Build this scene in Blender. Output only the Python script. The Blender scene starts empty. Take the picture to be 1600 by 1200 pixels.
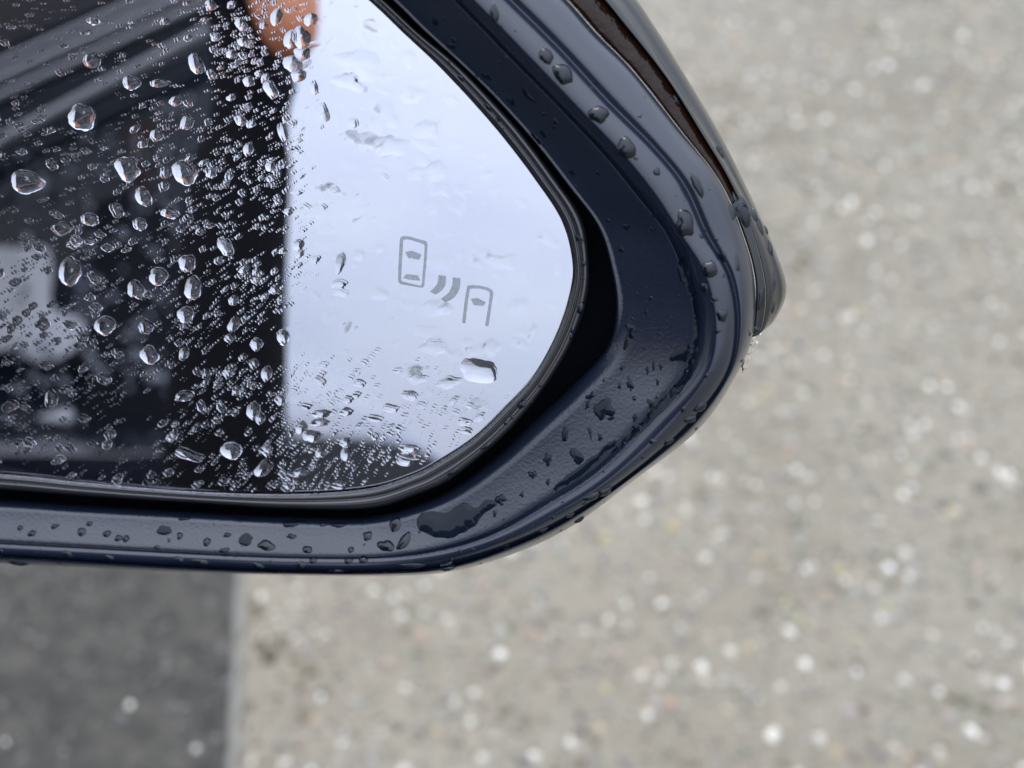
import bpy, bmesh, math, random
import numpy as np
from mathutils import Vector, Matrix, noise
from mathutils.bvhtree import BVHTree
random.seed(7); rng = np.random.default_rng(7)
S = bpy.context.scene
COL = S.collection
W, H = 1600.0, 1200.0
MM = 0.001

# ------------------------------------------------------------------ camera
CAM_Z = 1.25
PITCH = math.radians(45)
cd = bpy.data.cameras.new('camera'); cam = bpy.data.objects.new('camera', cd); COL.objects.link(cam)
cam.location = (0, 0, CAM_Z); cam.rotation_euler = (math.pi/2 - PITCH, 0, 0)
cd.sensor_width = 36; cd.lens = 49.45; cd.clip_start = 0.005; cd.clip_end = 2000
S.camera = cam
C0 = Vector((0, 0, CAM_Z))
FWD = Vector((0, math.cos(PITCH), -math.sin(PITCH)))
RGT = Vector((1, 0, 0))
UPV = Vector((0, math.sin(PITCH), math.cos(PITCH)))
TX = 18/49.45
def ray(px, py):
    x = (px/W*2-1)*TX; y = (1-py/H*2)*TX*H/W
    return (FWD + RGT*x + UPV*y).normalized()
# mirror plane: tilted up 22 deg, yawed 10 deg
NEL, NAZ = math.radians(25), math.radians(-10)
N = Vector((math.sin(NAZ)*math.cos(NEL), -math.cos(NAZ)*math.cos(NEL), math.sin(NEL))).normalized()
M0 = C0 + ray(650, 430)*0.285
def pt(px, py, h=0.0):
    """the point seen at a pixel of the photograph, h millimetres in front of the mirror glass"""
    d = ray(px, py)
    s = ((M0 + N*(h*MM) - C0).dot(N))/d.dot(N)
    return C0 + d*s
cd.dof.use_dof = True
cd.dof.focus_distance = (M0-C0).dot(FWD)
cd.dof.aperture_fstop = 12.5
cd.dof.aperture_blades = 0

# ------------------------------------------------------------------ world, sun, exposure
SUN_EL, SUN_AZ = math.radians(54), math.radians(-12)     # azimuth from +Y clockwise
w = bpy.data.worlds.new('World'); S.world = w; w.use_nodes = True
nt = w.node_tree; nt.nodes.clear()
def nd(t, ty, **kw):
    n = t.nodes.new(ty)
    for k, v in kw.items(): setattr(n, k, v)
    return n
out = nd(nt, 'ShaderNodeOutputWorld'); bg = nd(nt, 'ShaderNodeBackground'); sky = nd(nt, 'ShaderNodeTexSky')
sky.sky_type = 'NISHITA'; sky.sun_disc = False; sky.sun_elevation = SUN_EL; sky.sun_rotation = SUN_AZ
sky.air_density = 1.2; sky.dust_density = 4; sky.ozone_density = 1.5
tc = nd(nt, 'ShaderNodeTexCoord')
mp = nd(nt, 'ShaderNodeMapping'); mp.inputs['Scale'].default_value = (1, 1, 2.2)
nz = nd(nt, 'ShaderNodeTexNoise'); nz.inputs['Scale'].default_value = 3.2; nz.inputs['Detail'].default_value = 6; nz.inputs['Roughness'].default_value = .55
cr = nd(nt, 'ShaderNodeValToRGB')
cr.color_ramp.elements[0].position = .32; cr.color_ramp.elements[0].color = (.74, .79, .88, 1)
cr.color_ramp.elements[1].position = .68; cr.color_ramp.elements[1].color = (1.0, 1.0, 1.0, 1)
sc = nd(nt, 'ShaderNodeMix', data_type='RGBA', blend_type='MULTIPLY'); sc.inputs[0].default_value = 1
sc.inputs[7].default_value = (8.9, 9.3, 10.2, 1)
mx = nd(nt, 'ShaderNodeMix', data_type='RGBA'); mx.inputs[0].default_value = .82
L = nt.links.new
L(tc.outputs['Generated'], mp.inputs[0]); L(mp.outputs[0], nz.inputs['Vector']); L(nz.outputs['Fac'], cr.inputs[0])
L(cr.outputs[0], sc.inputs[6]); L(sky.outputs[0], mx.inputs[6]); L(sc.outputs[2], mx.inputs[7])
sep = nd(nt, 'ShaderNodeSeparateXYZ'); L(tc.outputs['Generated'], sep.inputs[0])
el_ = nd(nt, 'ShaderNodeMapRange'); el_.inputs[1].default_value = 0; el_.inputs[2].default_value = 1; el_.inputs[3].default_value = .93; el_.inputs[4].default_value = 2.6
L(sep.outputs['Z'], el_.inputs[0])
vm = nd(nt, 'ShaderNodeVectorMath', operation='SCALE'); L(mx.outputs[2], vm.inputs[0]); L(el_.outputs[0], vm.inputs['Scale'])
L(vm.outputs[0], bg.inputs['Color']); bg.inputs['Strength'].default_value = .12; L(bg.outputs[0], out.inputs[0])
sd = bpy.data.lights.new('sun', 'SUN'); so = bpy.data.objects.new('sun', sd); COL.objects.link(so)
sd.energy = 1.0; sd.angle = math.radians(26); sd.color = (1, .97, .93)
sdir = Vector((math.sin(SUN_AZ)*math.cos(SUN_EL), math.cos(SUN_AZ)*math.cos(SUN_EL), math.sin(SUN_EL)))
so.rotation_euler = sdir.to_track_quat('Z', 'Y').to_euler()
vs = S.view_settings
S.display_settings.display_device = 'sRGB'
vs.view_transform = 'Standard'; vs.look = 'None'; vs.exposure = 0.0; vs.gamma = 1
S.render.engine = 'CYCLES'
S.cycles.use_denoising = True
S.cycles.max_bounces = 24; S.cycles.transmission_bounces = 20; S.cycles.glossy_bounces = 12; S.cycles.diffuse_bounces = 3
S.cycles.caustics_reflective = True; S.cycles.caustics_refractive = True
S.cycles.sample_clamp_indirect = 8

# ------------------------------------------------------------------ helpers
def tag(o, label=None, cat=None, group=None, kind=None):
    if label: o['label'] = label
    if cat: o['category'] = cat
    if group: o['group'] = group
    if kind: o['kind'] = kind
    return o
def empty(name, loc):
    o = bpy.data.objects.new(name, None); COL.objects.link(o); o.location = loc; o.empty_display_size = .02; return o
def mesh_obj(name, verts, faces, mat, parent=None, smooth=True, origin=None):
    """one mesh object from world-space points"""
    o0 = Vector(origin) if origin is not None else Vector((0, 0, 0))
    me = bpy.data.meshes.new(name)
    me.from_pydata([tuple(Vector(v)-o0) for v in verts], [], faces); me.update()
    if smooth: me.shade_smooth()
    me.materials.append(mat)
    o = bpy.data.objects.new(name, me); COL.objects.link(o)
    if parent:
        o.parent = parent
        po = parent
        base = Vector((0, 0, 0))
        while po is not None: base += po.location; po = po.parent
        o.location = o0 - base
    else: o.location = o0
    return o
def catmull(pts, n, closed=True):
    pts = np.array(pts, float); m = len(pts); outp = []
    segs = m if closed else m-1
    for i in range(segs):
        if closed: p0, p1, p2, p3 = pts[(i-1) % m], pts[i], pts[(i+1) % m], pts[(i+2) % m]
        else: p0, p1, p2, p3 = pts[max(i-1, 0)], pts[i], pts[i+1], pts[min(i+2, m-1)]
        for k in range(n):
            t = k/n
            outp.append(.5*((2*p1)+(-p0+p2)*t+(2*p0-5*p1+4*p2-p3)*t*t+(-p0+3*p1-3*p2+p3)*t**3))
    if not closed: outp.append(pts[-1])
    return np.array(outp)

# ------------------------------------------------------------------ materials
def material(name, color=(.5, .5, .5), rough=.5, metal=0, spec=.5, coat=0, coat_r=.05, trans=0, ior=1.5):
    m = bpy.data.materials.new(name); m.use_nodes = True
    b = m.node_tree.nodes['Principled BSDF']
    b.inputs['Base Color'].default_value = (*color, 1); b.inputs['Roughness'].default_value = rough
    b.inputs['Metallic'].default_value = metal; b.inputs['Specular IOR Level'].default_value = spec
    b.inputs['Coat Weight'].default_value = coat; b.inputs['Coat Roughness'].default_value = coat_r
    b.inputs['Transmission Weight'].default_value = trans; b.inputs['IOR'].default_value = ior
    return m, m.node_tree, b
def noise_bump(t, b, scale, strength, dist=.0005, detail=4, coord='Object'):
    c = nd(t, 'ShaderNodeTexCoord'); n = nd(t, 'ShaderNodeTexNoise'); n.inputs['Scale'].default_value = scale; n.inputs['Detail'].default_value = detail
    bu = nd(t, 'ShaderNodeBump'); bu.inputs['Strength'].default_value = strength; bu.inputs['Distance'].default_value = dist
    t.links.new(c.outputs[coord], n.inputs['Vector']); t.links.new(n.outputs['Fac'], bu.inputs['Height']); t.links.new(bu.outputs[0], b.inputs['Normal'])
    return c, n, bu
def noise_range(t, coord, sock, scale, lo, hi, detail=4):
    n = nd(t, 'ShaderNodeTexNoise'); n.inputs['Scale'].default_value = scale; n.inputs['Detail'].default_value = detail
    r = nd(t, 'ShaderNodeMapRange'); r.inputs[1].default_value = .3; r.inputs[2].default_value = .7; r.inputs[3].default_value = lo; r.inputs[4].default_value = hi
    t.links.new(coord.outputs['Object'], n.inputs['Vector']); t.links.new(n.outputs['Fac'], r.inputs[0]); t.links.new(r.outputs[0], sock)

m_plastic, t, b = material('textured_black_plastic', (.007, .013, .030), .28, spec=1.0)
c, n, bu = noise_bump(t, b, 1500, .5, .00016, 3); noise_range(t, c, b.inputs['Roughness'], 60, .29, .38)
m_rim, t, b = material('satin_dark_rim_plastic', (.007, .013, .030), .26, spec=.65, coat=.55, coat_r=.13)
c, n, bu = noise_bump(t, b, 3200, .14, .0001, 2); noise_range(t, c, b.inputs['Roughness'], 45, .23, .30)
m_holder, t, b = material('glass_holder_plastic', (.022, .022, .027), .22, spec=.8, coat=.5, coat_r=.15)
c, n, bu = noise_bump(t, b, 2500, .1, .00008, 2)
m_black, t, b = material('matt_black_plastic', (.003, .004, .008), .8, spec=.1)
m_paint, t, b = material('glossy_dark_paint', (.012, .014, .016), .2, spec=.5, coat=.35, coat_r=.04)
c, n, bu = noise_bump(t, b, 70, .12, .0006, 3)
m_lens, t, b = material('smoked_amber_lens', (.016, .006, .003), .08, spec=.3)
c, n, bu = noise_bump(t, b, 260, .6, .0012, 3)
m_water = bpy.data.materials.new('rain_water'); m_water.use_nodes = True
t = m_water.node_tree; t.nodes.clear(); g = nd(t, 'ShaderNodeBsdfGlass'); g.inputs['IOR'].default_value = 1.333; g.inputs['Roughness'].default_value = 0
o_ = nd(t, 'ShaderNodeOutputMaterial'); t.links.new(g.outputs[0], o_.inputs[0])
m_bead, t, b = material('water_bead_on_dark_plastic', (.004, .008, .015), 0.0, spec=.5, ior=1.50)
m_film, t, b = material('water_film_on_dark_plastic', (.004, .008, .016), 0.0, spec=.5, ior=1.33)
m_glass = bpy.data.materials.new('clear_glass'); m_glass.use_nodes = True
t = m_glass.node_tree; t.nodes.clear(); g = nd(t, 'ShaderNodeBsdfGlass'); g.inputs['IOR'].default_value = 1.50; g.inputs['Roughness'].default_value = 0
o_ = nd(t, 'ShaderNodeOutputMaterial'); t.links.new(g.outputs[0], o_.inputs[0])
m_mirror, t, b = material('blue_mirror_coating', (.625, .645, .735), 0.0, metal=1)
m_icon, t, b = material('etched_symbol', (.33, .35, .40), .22, metal=1)
c = nd(t, 'ShaderNodeTexCoord'); noise_range(t, c, b.inputs['Roughness'], 900, .18, .3)

# ------------------------------------------------------------------ traced outlines of the mirror
# every station: glass edge, holder edge, inner lip, groove, rim crest, rim crease, seam  (pixels)
ST = [
 [(-250,728),(-250,750),(-250,782),(-250,832),(-250,840),(-250,856),(-250,868)],
 [(0,741),(0,765),(0,792),(0,846),(0,853),(0,866),(0,880)],
 [(130,754),(130,775),(130,800),(130,853),(130,860),(130,874),(130,886)],
 [(300,768),(300,786),(300,808),(300,862),(300,868),(300,884),(300,894)],
 [(450,772),(450,795),(452,816),(452,868),(453,875),(454,890),(455,899)],
 [(570,764),(577,795),(580,818),(590,868),(600,876),(600,890),(600,900)],
 [(640,744),(655,772),(680,800),(690,855),(697,867),(700,881),(703,893)],
 [(683,722),(703,750),(748,765),(770,829),(783,843),(793,856),(800,866)],
 [(737,687),(760,706),(820,710),(850,783),(868,803),(880,815),(892,823)],
 [(783,643),(807,661),(882,658),(932,729),(957,746),(972,755),(987,753)],
 [(830,592),(853,603),(932,608),(1010,650),(1048,661),(1074,670),(1092,670)],
 [(868,525),(892,538),(958,545),(1073,575),(1108,582),(1136,588),(1152,583)],
 [(890,460),(917,467),(963,480),(1087,495),(1121,508),(1153,512),(1177,518)],
 [(895,410),(920,405),(952,407),(1067,425),(1103,430),(1142,432),(1179,440)],
 [(878,345),(908,340),(932,350),(1040,364),(1072,364),(1104,364),(1160,365)],
 [(836,280),(864,273),(886,288),(1000,312),(1030,295),(1070,290),(1123,282)],
 [(785,213),(813,205),(833,220),(948,248),(975,228),(1020,228),(1062,203)],
 [(733,153),(760,146),(773,153),(873,168),(903,147),(950,158),(990,112)],
 [(683,100),(711,97),(720,101),(800,94),(833,72),(880,82),(932,52)],
 [(633,53),(655,51),(662,48),(738,30),(773,14),(820,22),(880,-5)],
 [(577,0),(597,-3),(604,-8),(665,-42),(698,-58),(742,-52),(800,-75)],
 [(480,-80),(498,-88),(503,-93),(555,-135),(583,-152),(622,-152),(680,-175)],
 [(345,-150),(358,-163),(362,-170),(395,-218),(412,-240),(432,-252),(470,-285)],
 [(150,-198),(155,-214),(157,-222),(165,-275),(170,-300),(178,-315),(190,-350)],
 [(-180,-215),(-180,-232),(-180,-242),(-180,-295),(-180,-320),(-180,-337),(-180,-370)],
 [(-450,-175),(-460,-192),(-464,-200),(-485,-250),(-495,-275),(-500,-290),(-515,-320)],
 [(-560,-30),(-578,-35),(-586,-38),(-635,-50),(-655,-55),(-668,-60),(-700,-70)],
 [(-570,300),(-590,302),(-598,303),(-645,308),(-660,310),(-672,312),(-700,315)],
 [(-520,580),(-535,595),(-545,605),(-575,635),(-590,650),(-598,660),(-610,675)],
 [(-410,700),(-415,720),(-418,740),(-430,790),(-435,803),(-440,818),(-445,832)],
]
NS = 14
ST = np.array(ST, float)
for i_ in range(13, 25):      # along the upper edge the crest sits nearer the groove
    f_ = .5 if i_ == 13 else .38
    ST[i_, 4] = ST[i_, 3]*(1-f_)+ST[i_, 5]*f_
for i_ in range(0, 7):       # (bottom) along the bottom the crest is a broader roll
    ST[i_, 4] = ST[i_, 3]+np.array([2., 13.]); ST[i_, 5, 1] += 5
for i_, f_ in ((0, .45), (1, .45), (2, .45), (3, .45), (4, .45), (5, .5), (6, .6), (7, .66), (8, .66), (9, .70), (10, .52), (11, .15)): ST[i_, 2] = ST[i_, 2]*(1-f_)+ST[i_, 1]*f_
LP = [catmull(ST[:, k], NS) for k in range(7)]      # dense loops
NL = len(LP[0])
def mixl(a, b, t): return LP[a]*(1-t)+LP[b]*t
def ring_strip(rows, name, mat, parent, origin, cap_last=False, cap_first=False):
    """rows: list of (pixel loop, height in mm)"""
    verts = []; faces = []; n = len(rows[0][0])
    for lp, h in rows:
        hh = h if hasattr(h, '__len__') else [h]*n
        verts += [pt(p[0], p[1], q) for p, q in zip(lp, hh)]
    for r in range(len(rows)-1):
        a = r*n; c = (r+1)*n
        for i in range(n):
            j = (i+1) % n
            faces.append((a+i, a+j, c+j, c+i))
    if cap_last: faces.append([(len(rows)-1)*n+i for i in range(n)])
    if cap_first: faces.append([i for i in range(n)][::-1])
    return mesh_obj(name, verts, faces, mat, parent, origin=origin)

MIR = empty('wing_mirror', pt(300, 330, -60))
tag(MIR, 'rain-wet navy black car wing mirror with blind spot symbols on its glass', 'wing mirror')
MO = MIR.location.copy()
def smooth_profile(ctrl, sub=3):
    """ctrl: list of (loopA, loopB, t, h) -> catmull-smoothed rows"""
    arr = [np.concatenate([mixl(a, b, t).ravel(), [h]]) for a, b, t, h in ctrl]
    m = catmull(arr, sub, closed=False)
    return [(r[:-1].reshape(-1, 2), r[-1]) for r in m]
# surround: inner wall, lip, sloping face, groove
LIPW = np.zeros(len(ST)); LIPW[12:25] = 1; LIPW[11] = .6; LIPW[10] = .2
LIPW = np.clip(catmull(np.stack([LIPW, LIPW], 1), NS)[:, 0], 0, 1)      # where the lip is a crisp bead, else a soft roll
def lipmix(crisp, soft): return list(crisp*LIPW+soft*(1-LIPW))
rows = [(LP[2], -14.0), (LP[2], lipmix(-5, -9)), (mixl(2, 3, .004), lipmix(-.6, -6)), (mixl(2, 3, .012), lipmix(.1, -4.6)), (mixl(2, 3, .03), lipmix(.42, -3.4)), (mixl(2, 3, .045), lipmix(.30, -2.7)), (mixl(2, 3, .06), lipmix(.18, -2.1)), (mixl(2, 3, .10), lipmix(.4, -1.0)), (mixl(2, 3, .15), lipmix(.75, .1))]
rows += smooth_profile([(2, 3, .2, 1.2), (2, 3, .4, 2.7), (2, 3, .6, 4.4), (2, 3, .8, 6.2), (2, 3, .93, 7.4), (2, 3, .985, 7.7)], 2)
KB = np.zeros(len(ST)); KB[0:6] = 2.9; KB[6] = 2.3; KB[7] = 1.3; KB[8] = .6; KB[-1] = 2.9; KB[-2] = 1.5
KBL = catmull(np.stack([KB, KB], 1), NS)[:, 0]
def sur_h(h): return list(np.array(h if hasattr(h, '__len__') else [h]*NL)-KBL*np.clip(np.array(h if hasattr(h, '__len__') else [h]*NL)/7.7, 0, 1))
rows = [(q, sur_h(h)) for q, h in rows]
surround = ring_strip(rows, 'surround', m_plastic, MIR, MO)
# rim: groove to crest to seam
PR = np.full(len(ST), 4.2); PR[0:6] = 1.25; PR[6] = 1.6; PR[7] = 2.1; PR[8] = 2.5; PR[8] = 2.6; PR[9] = 2.8; PR[10] = 3.2; PR[-1] = 1.5; PR[-2] = 2.5
PRL = catmull(np.stack([PR, PR], 1), NS)[:, 0]
def rim_h(r_, nrow, h):
    if r_ <= 18: return list(7.1-KBL+PRL*(h-7.1)/4.2)          # groove to crest
    f_ = 1-.12*(r_-18)/15 if r_ <= 33 else .88*max(0, 1-(r_-33)/(nrow-33))
    return list(h-((4.2-PRL)+KBL)*f_)
rows = smooth_profile([(2, 3, .985, 7.2), (2, 3, 1.0, 7.1), (3, 4, .14, 7.6), (3, 4, .35, 9.0), (3, 4, .62, 10.4), (3, 4, .85, 11.1), (3, 4, 1, 11.3),
                       (4, 5, .25, 11.15), (4, 5, .5, 10.6), (4, 5, .75, 9.6), (4, 5, .92, 8.5), (4, 5, 1, 8.0), (5, 6, .07, 8.2), (5, 6, .16, 8.6), (5, 6, .32, 8.3), (5, 6, .6, 6.6), (5, 6, .85, 4.0), (5, 6, 1.0, 1.5)], 3)
rows = [(q, rim_h(i_, len(rows)-1, h)) for i_, (q, h) in enumerate(rows)]
rows.append((LP[6], -.8))
rim = ring_strip(rows, 'rim', m_rim, MIR, MO)
# gap floor
rows = [(mixl(0, 1, -1.0), -14.5), (mixl(2, 3, .1), -14.5)]
ring_strip(rows, 'gap_floor', m_black, MIR, MO)
# glass holder
rows = [(mixl(0, 1, -.35), -3.0), (mixl(0, 1, -.30), -2.3), (mixl(0, 1, .02), -2.3), (mixl(0, 1, .02), -.2)]
rows += smooth_profile([(0, 1, .06, .15), (0, 1, .2, .8), (0, 1, .34, 1.0), (0, 1, .43, .55), (0, 1, .55, 1.15), (0, 1, .75, 1.4), (0, 1, .9, .8), (0, 1, .985, -.8), (0, 1, 1, -2.5)], 2)
rows.append((mixl(0, 1, 1), -9.0))
holder = ring_strip(rows, 'glass_holder', m_holder, MIR, MO)
# back shell behind the seam
CEN = np.array([330., 330.])
def scl(lp, f): return CEN+(lp-CEN)*f
rows = [(scl(LP[6], .996), 1.2), (scl(LP[6], .996), -4), (scl(LP[6], .99), -14), (scl(LP[6], .965), -30), (scl(LP[6], .91), -48), (scl(LP[6], .80), -64), (scl(LP[6], .62), -77), (scl(LP[6], .4), -86), (scl(LP[6], .15), -91), (scl(LP[6], .02), -92)]
ring_strip(rows, 'rear_shell', m_paint, MIR, MO, cap_last=True)
# outer cap + indicator lens along the upper outer edge
IDX = [11.75, 12, 13, 14, 15, 16, 17, 18, 19, 20, 21, 22, 23, 24]
e_loop = [(1172,524),(1177,519),(1180,440),(1161,366),(1124,283),(1063,204),(991,113),(933,53),(881,-4),(801,-74),(681,-174),(471,-284),(190,-349),(-180,-369)]
f_loop = [(1176,524),(1188,518),(1196,455),(1178,372),(1140,283),(1096,209),(1041,121),(973,36),(925,-18),(835,-88),(705,-195),(485,-305),(195,-370),(-180,-390)]
g_loop = [(1182,523),(1203,505),(1216,455),(1194,372),(1152,287),(1106,205),(1052,122),(992,30),(948,-24),(868,-104),(728,-215),(500,-325),(200,-388),(-180,-406)]
s_loop = [(1186,522),(1212,498),(1229,452),(1212,392),(1170,300),(1128,215),(1075,125),(1022,40),(985,-12),(905,-100),(755,-225),(520,-340),(205,-400),(-180,-418)]
el, fl, gl, sl = [catmull(q, 16, closed=False) for q in (e_loop, f_loop, g_loop, s_loop)]
nn = len(el)
def open_strip(rows, name, mat, parent, origin, ends=False):
    verts = []; faces = []; n = len(rows[0][0])
    for lp, h in rows: verts += [pt(p[0], p[1], h) for p in lp]
    for r in range(len(rows)-1):
        for i in range(n-1):
            faces.append((r*n+i, r*n+i+1, (r+1)*n+i+1, (r+1)*n+i))
    if ends:
        faces.append([r*n for r in range(len(rows))]); faces.append([r*n+n-1 for r in range(len(rows))][::-1])
    return mesh_obj(name, verts, faces, mat, parent, origin=origin)
def mx2(a, b_, t): return a*(1-t)+b_*t
def sp2(ctrl, sub=3):
    arr = [np.concatenate([q.ravel(), [h]]) for q, h in ctrl]
    m = catmull(arr, sub, closed=False)
    return [(r[:-1].reshape(-1, 2), r[-1]) for r in m]
k0 = 16*3+8                      # the lens starts a little above the tip
i0 = k0
lens_rows = [(mx2(el, fl, .02)[i0:], -7.0), (mx2(el, fl, .06)[i0:], -2.4)] + sp2([(mx2(el, fl, .1)[i0:], -1.6), (mx2(el, fl, .5)[i0:], -1.9), (mx2(el, fl, .95)[i0:], -3.2)], 3) + [(mx2(el, fl, 1)[i0:], -7.0)]
lens = open_strip(lens_rows, 'indicator_lens', m_lens, MIR, MO, ends=True)
full = sp2([(mx2(el, fl, .03), -1.2), (mx2(el, fl, .3), -.9), (fl, -1.8)], 3)
full = [(q[:i0+1], h) for q, h in full]
tip = open_strip([(mx2(el, fl, .02)[:i0+1], -8)] + full, 'lens_end_cover', m_paint, MIR, MO)
cap_rows = [(fl, -7), (mx2(fl, gl, .04), -2.4)] + sp2([(mx2(fl, gl, .1), -1.7), (mx2(fl, gl, .5), -2.6), (gl, -5.5), (mx2(gl, sl, .5), -7), (mx2(gl, sl, .85), -9.6), (mx2(gl, sl, .97), -12), (sl, -15), (mx2(sl, el, .03), -21), (mx2(sl, el, .14), -30), (mx2(sl, el, .35), -42), (mx2(sl, el, .8), -52)], 4)
cap = open_strip(cap_rows, 'outer_cap', m_paint, MIR, MO, ends=True)
# reflective glass: slab of clear glass in front of the silvering
gloop = mixl(0, 1, .03)
rows = [(gloop*0.9+CEN*.1, -1.1)]
n = len(gloop)
def disc(lp, h, name, mat, parent, steps=(1, .8, .5, .2)):
    verts = []; faces = []
    for f in steps: verts += [pt(*scl(lp, f)[i], h) for i in range(n)]
    for r in range(len(steps)-1):
        for i in range(n): j = (i+1) % n; faces.append((r*n+i, r*n+j, (r+1)*n+j, (r+1)*n+i))
    faces.append([(len(steps)-1)*n+i for i in range(n)])
    return mesh_obj(name, verts, faces, mat, parent, smooth=False, origin=MO)
silver = disc(gloop, -1.1, 'silvering', m_mirror, MIR)
gv = []; gf = []
prof = [(scl(gloop, .999), -1.02), (gloop, -.95), (gloop, -.45), (scl(gloop, .9992), -.2), (scl(gloop, .9975), -.02), (scl(gloop, .9965), 0)]
for lp, h in prof: gv += [pt(p[0], p[1], h) for p in lp]
for r in range(len(prof)-1):
    for i in range(n): j = (i+1) % n; gf.append((r*n+i, r*n+j, (r+1)*n+j, (r+1)*n+i))
gf.append([(len(prof)-1)*n+i for i in range(n)]); gf.append([i for i in range(n)][::-1])
gglass = mesh_obj('glass', gv, gf, m_glass, MIR, smooth=False, origin=MO)
for me in (silver.data, gglass.data):
    bm = bmesh.new(); bm.from_mesh(me); bmesh.ops.recalc_face_normals(bm, faces=bm.faces); bm.to_mesh(me); bm.free()
# silvering must face the camera side
if silver.data.polygons[0].normal.dot(N) < 0: silver.data.flip_normals()
# mounting stalk to the (out of frame) door
def tube(path, radii, seg=16, squash=1.0):
    verts = []; faces = []
    path = [Vector(p) for p in path]
    for i, p in enumerate(path):
        d = (path[min(i+1, len(path)-1)]-path[max(i-1, 0)]).normalized()
        a = d.cross(Vector((0, 0, 1))).normalized(); bb = a.cross(d).normalized()
        for k in range(seg):
            th = 2*math.pi*k/seg
            verts.append(p+a*math.cos(th)*radii[i]*squash+bb*math.sin(th)*radii[i])
    for i in range(len(path)-1):
        for k in range(seg): faces.append((i*seg+k, i*seg+(k+1) % seg, (i+1)*seg+(k+1) % seg, (i+1)*seg+k))
    faces.append(list(range(seg))[::-1]); faces.append([(len(path)-1)*seg+k for k in range(seg)])
    return verts, faces
v, f = tube([pt(-450, 500, -50), pt(-620, 560, -45), pt(-800, 640, -40), pt(-900, 800, -40)], [.022, .020, .024, .04])
mesh_obj('mounting_arm', v, f, m_rim, MIR, origin=MO)

# ------------------------------------------------------------------ blind spot symbols, lying in the silvering
def flat_poly(px_list, name, h=-1.075, parent=None):
    vs_ = [pt(x, y, h) for x, y in px_list]
    bm = bmesh.new(); bv = [bm.verts.new(q) for q in vs_]; fc = bm.faces.new(bv); bmesh.ops.triangulate(bm, faces=[fc])
    bm.normal_update()
    for f_ in bm.faces:
        if f_.normal.dot(N) < 0: f_.normal_flip()
    vv = [q.co.copy() for q in bm.verts]; bm.verts.index_update(); ff = [[q.index for q in f_.verts] for f_ in bm.faces]; bm.free()
    return mesh_obj(name, vv, ff, m_icon, parent or gglass, smooth=False, origin=MO)
def rnd_loop(pts_, r=.25, n_=6):
    out_ = []; m = len(pts_)
    for i in range(m):
        a, b_, c_ = (Vector(pts_[(i-1) % m]), Vector(pts_[i]), Vector(pts_[(i+1) % m]))
        p = b_+(a-b_).normalized()*r; q = b_+(c_-b_).normalized()*r
        for k in range(n_+1):
            t_ = k/n_; out_.append(tuple((1-t_)**2*p+2*t_*(1-t_)*b_+t_*t_*q))
    return out_
def icon_map(z):            # zoom crop (580,340) scale 4.2875
    return [(580+x/4.2875, 340+y/4.2875) for x, y in z]
def band(outer, inner, name, closed=True):
    n_ = len(outer); vv = [pt(x, y, -1.075) for x, y in outer]+[pt(x, y, -1.075) for x, y in inner]
    ff = [(i, (i+1) % n_, n_+(i+1) % n_, n_+i) for i in range(n_ if closed else n_-1)]
    o = mesh_obj(name, vv, ff, m_icon, gglass, smooth=False, origin=MO)
    if o.data.polygons[0].normal.dot(N) < 0: o.data.flip_normals()
    return o
def jag(L_, a=.25):
    return [(x+random.uniform(-a, a), y+random.uniform(-a, a)) for x, y in L_]
outer = rnd_loop(icon_map([(196,122),(250,122),(382,158),(370,320),(358,470),(182,440),(186,300)]), 6.5)
inner = rnd_loop(icon_map([(216,145),(252,143),(362,178),(352,320),(340,456),(204,424),(208,300)]), 4.0)
band(jag(outer), jag(inner), 'car_outline')
flat_poly(jag(icon_map([(230,228),(275,218),(341,245),(322,281),(300,274),(290,277),(275,266),(252,272)])), 'car_window')
flat_poly(jag(icon_map([(237,375),(315,386),(334,422),(270,415),(215,402)])), 'car_window')
def arc_band(o_, i_, name): band(jag(catmull(icon_map(o_), 5, closed=False), .12), jag(catmull(icon_map(i_), 5, closed=False), .12), name, closed=False)
arc_band([(503,388),(498,450),(470,490),(430,514)], [(453,383),(448,425),(428,462),(396,490)], 'signal_wave')
arc_band([(600,404),(594,470),(560,530),(500,566)], [(548,398),(544,450),(520,500),(469,540)], 'signal_wave')
arc_band([(612,703),(618,640),(640,480),(660,452),(740,455),(800,475),(818,500),(812,560),(788,725)],
         [(634,703),(640,640),(660,492),(672,474),(735,474),(785,490),(795,508),(790,565),(764,722)], 'car_outline')
flat_poly(jag(icon_map([(667,542),(712,535),(772,565),(752,590),(735,588),(712,584),(690,584)])), 'car_window')

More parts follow.
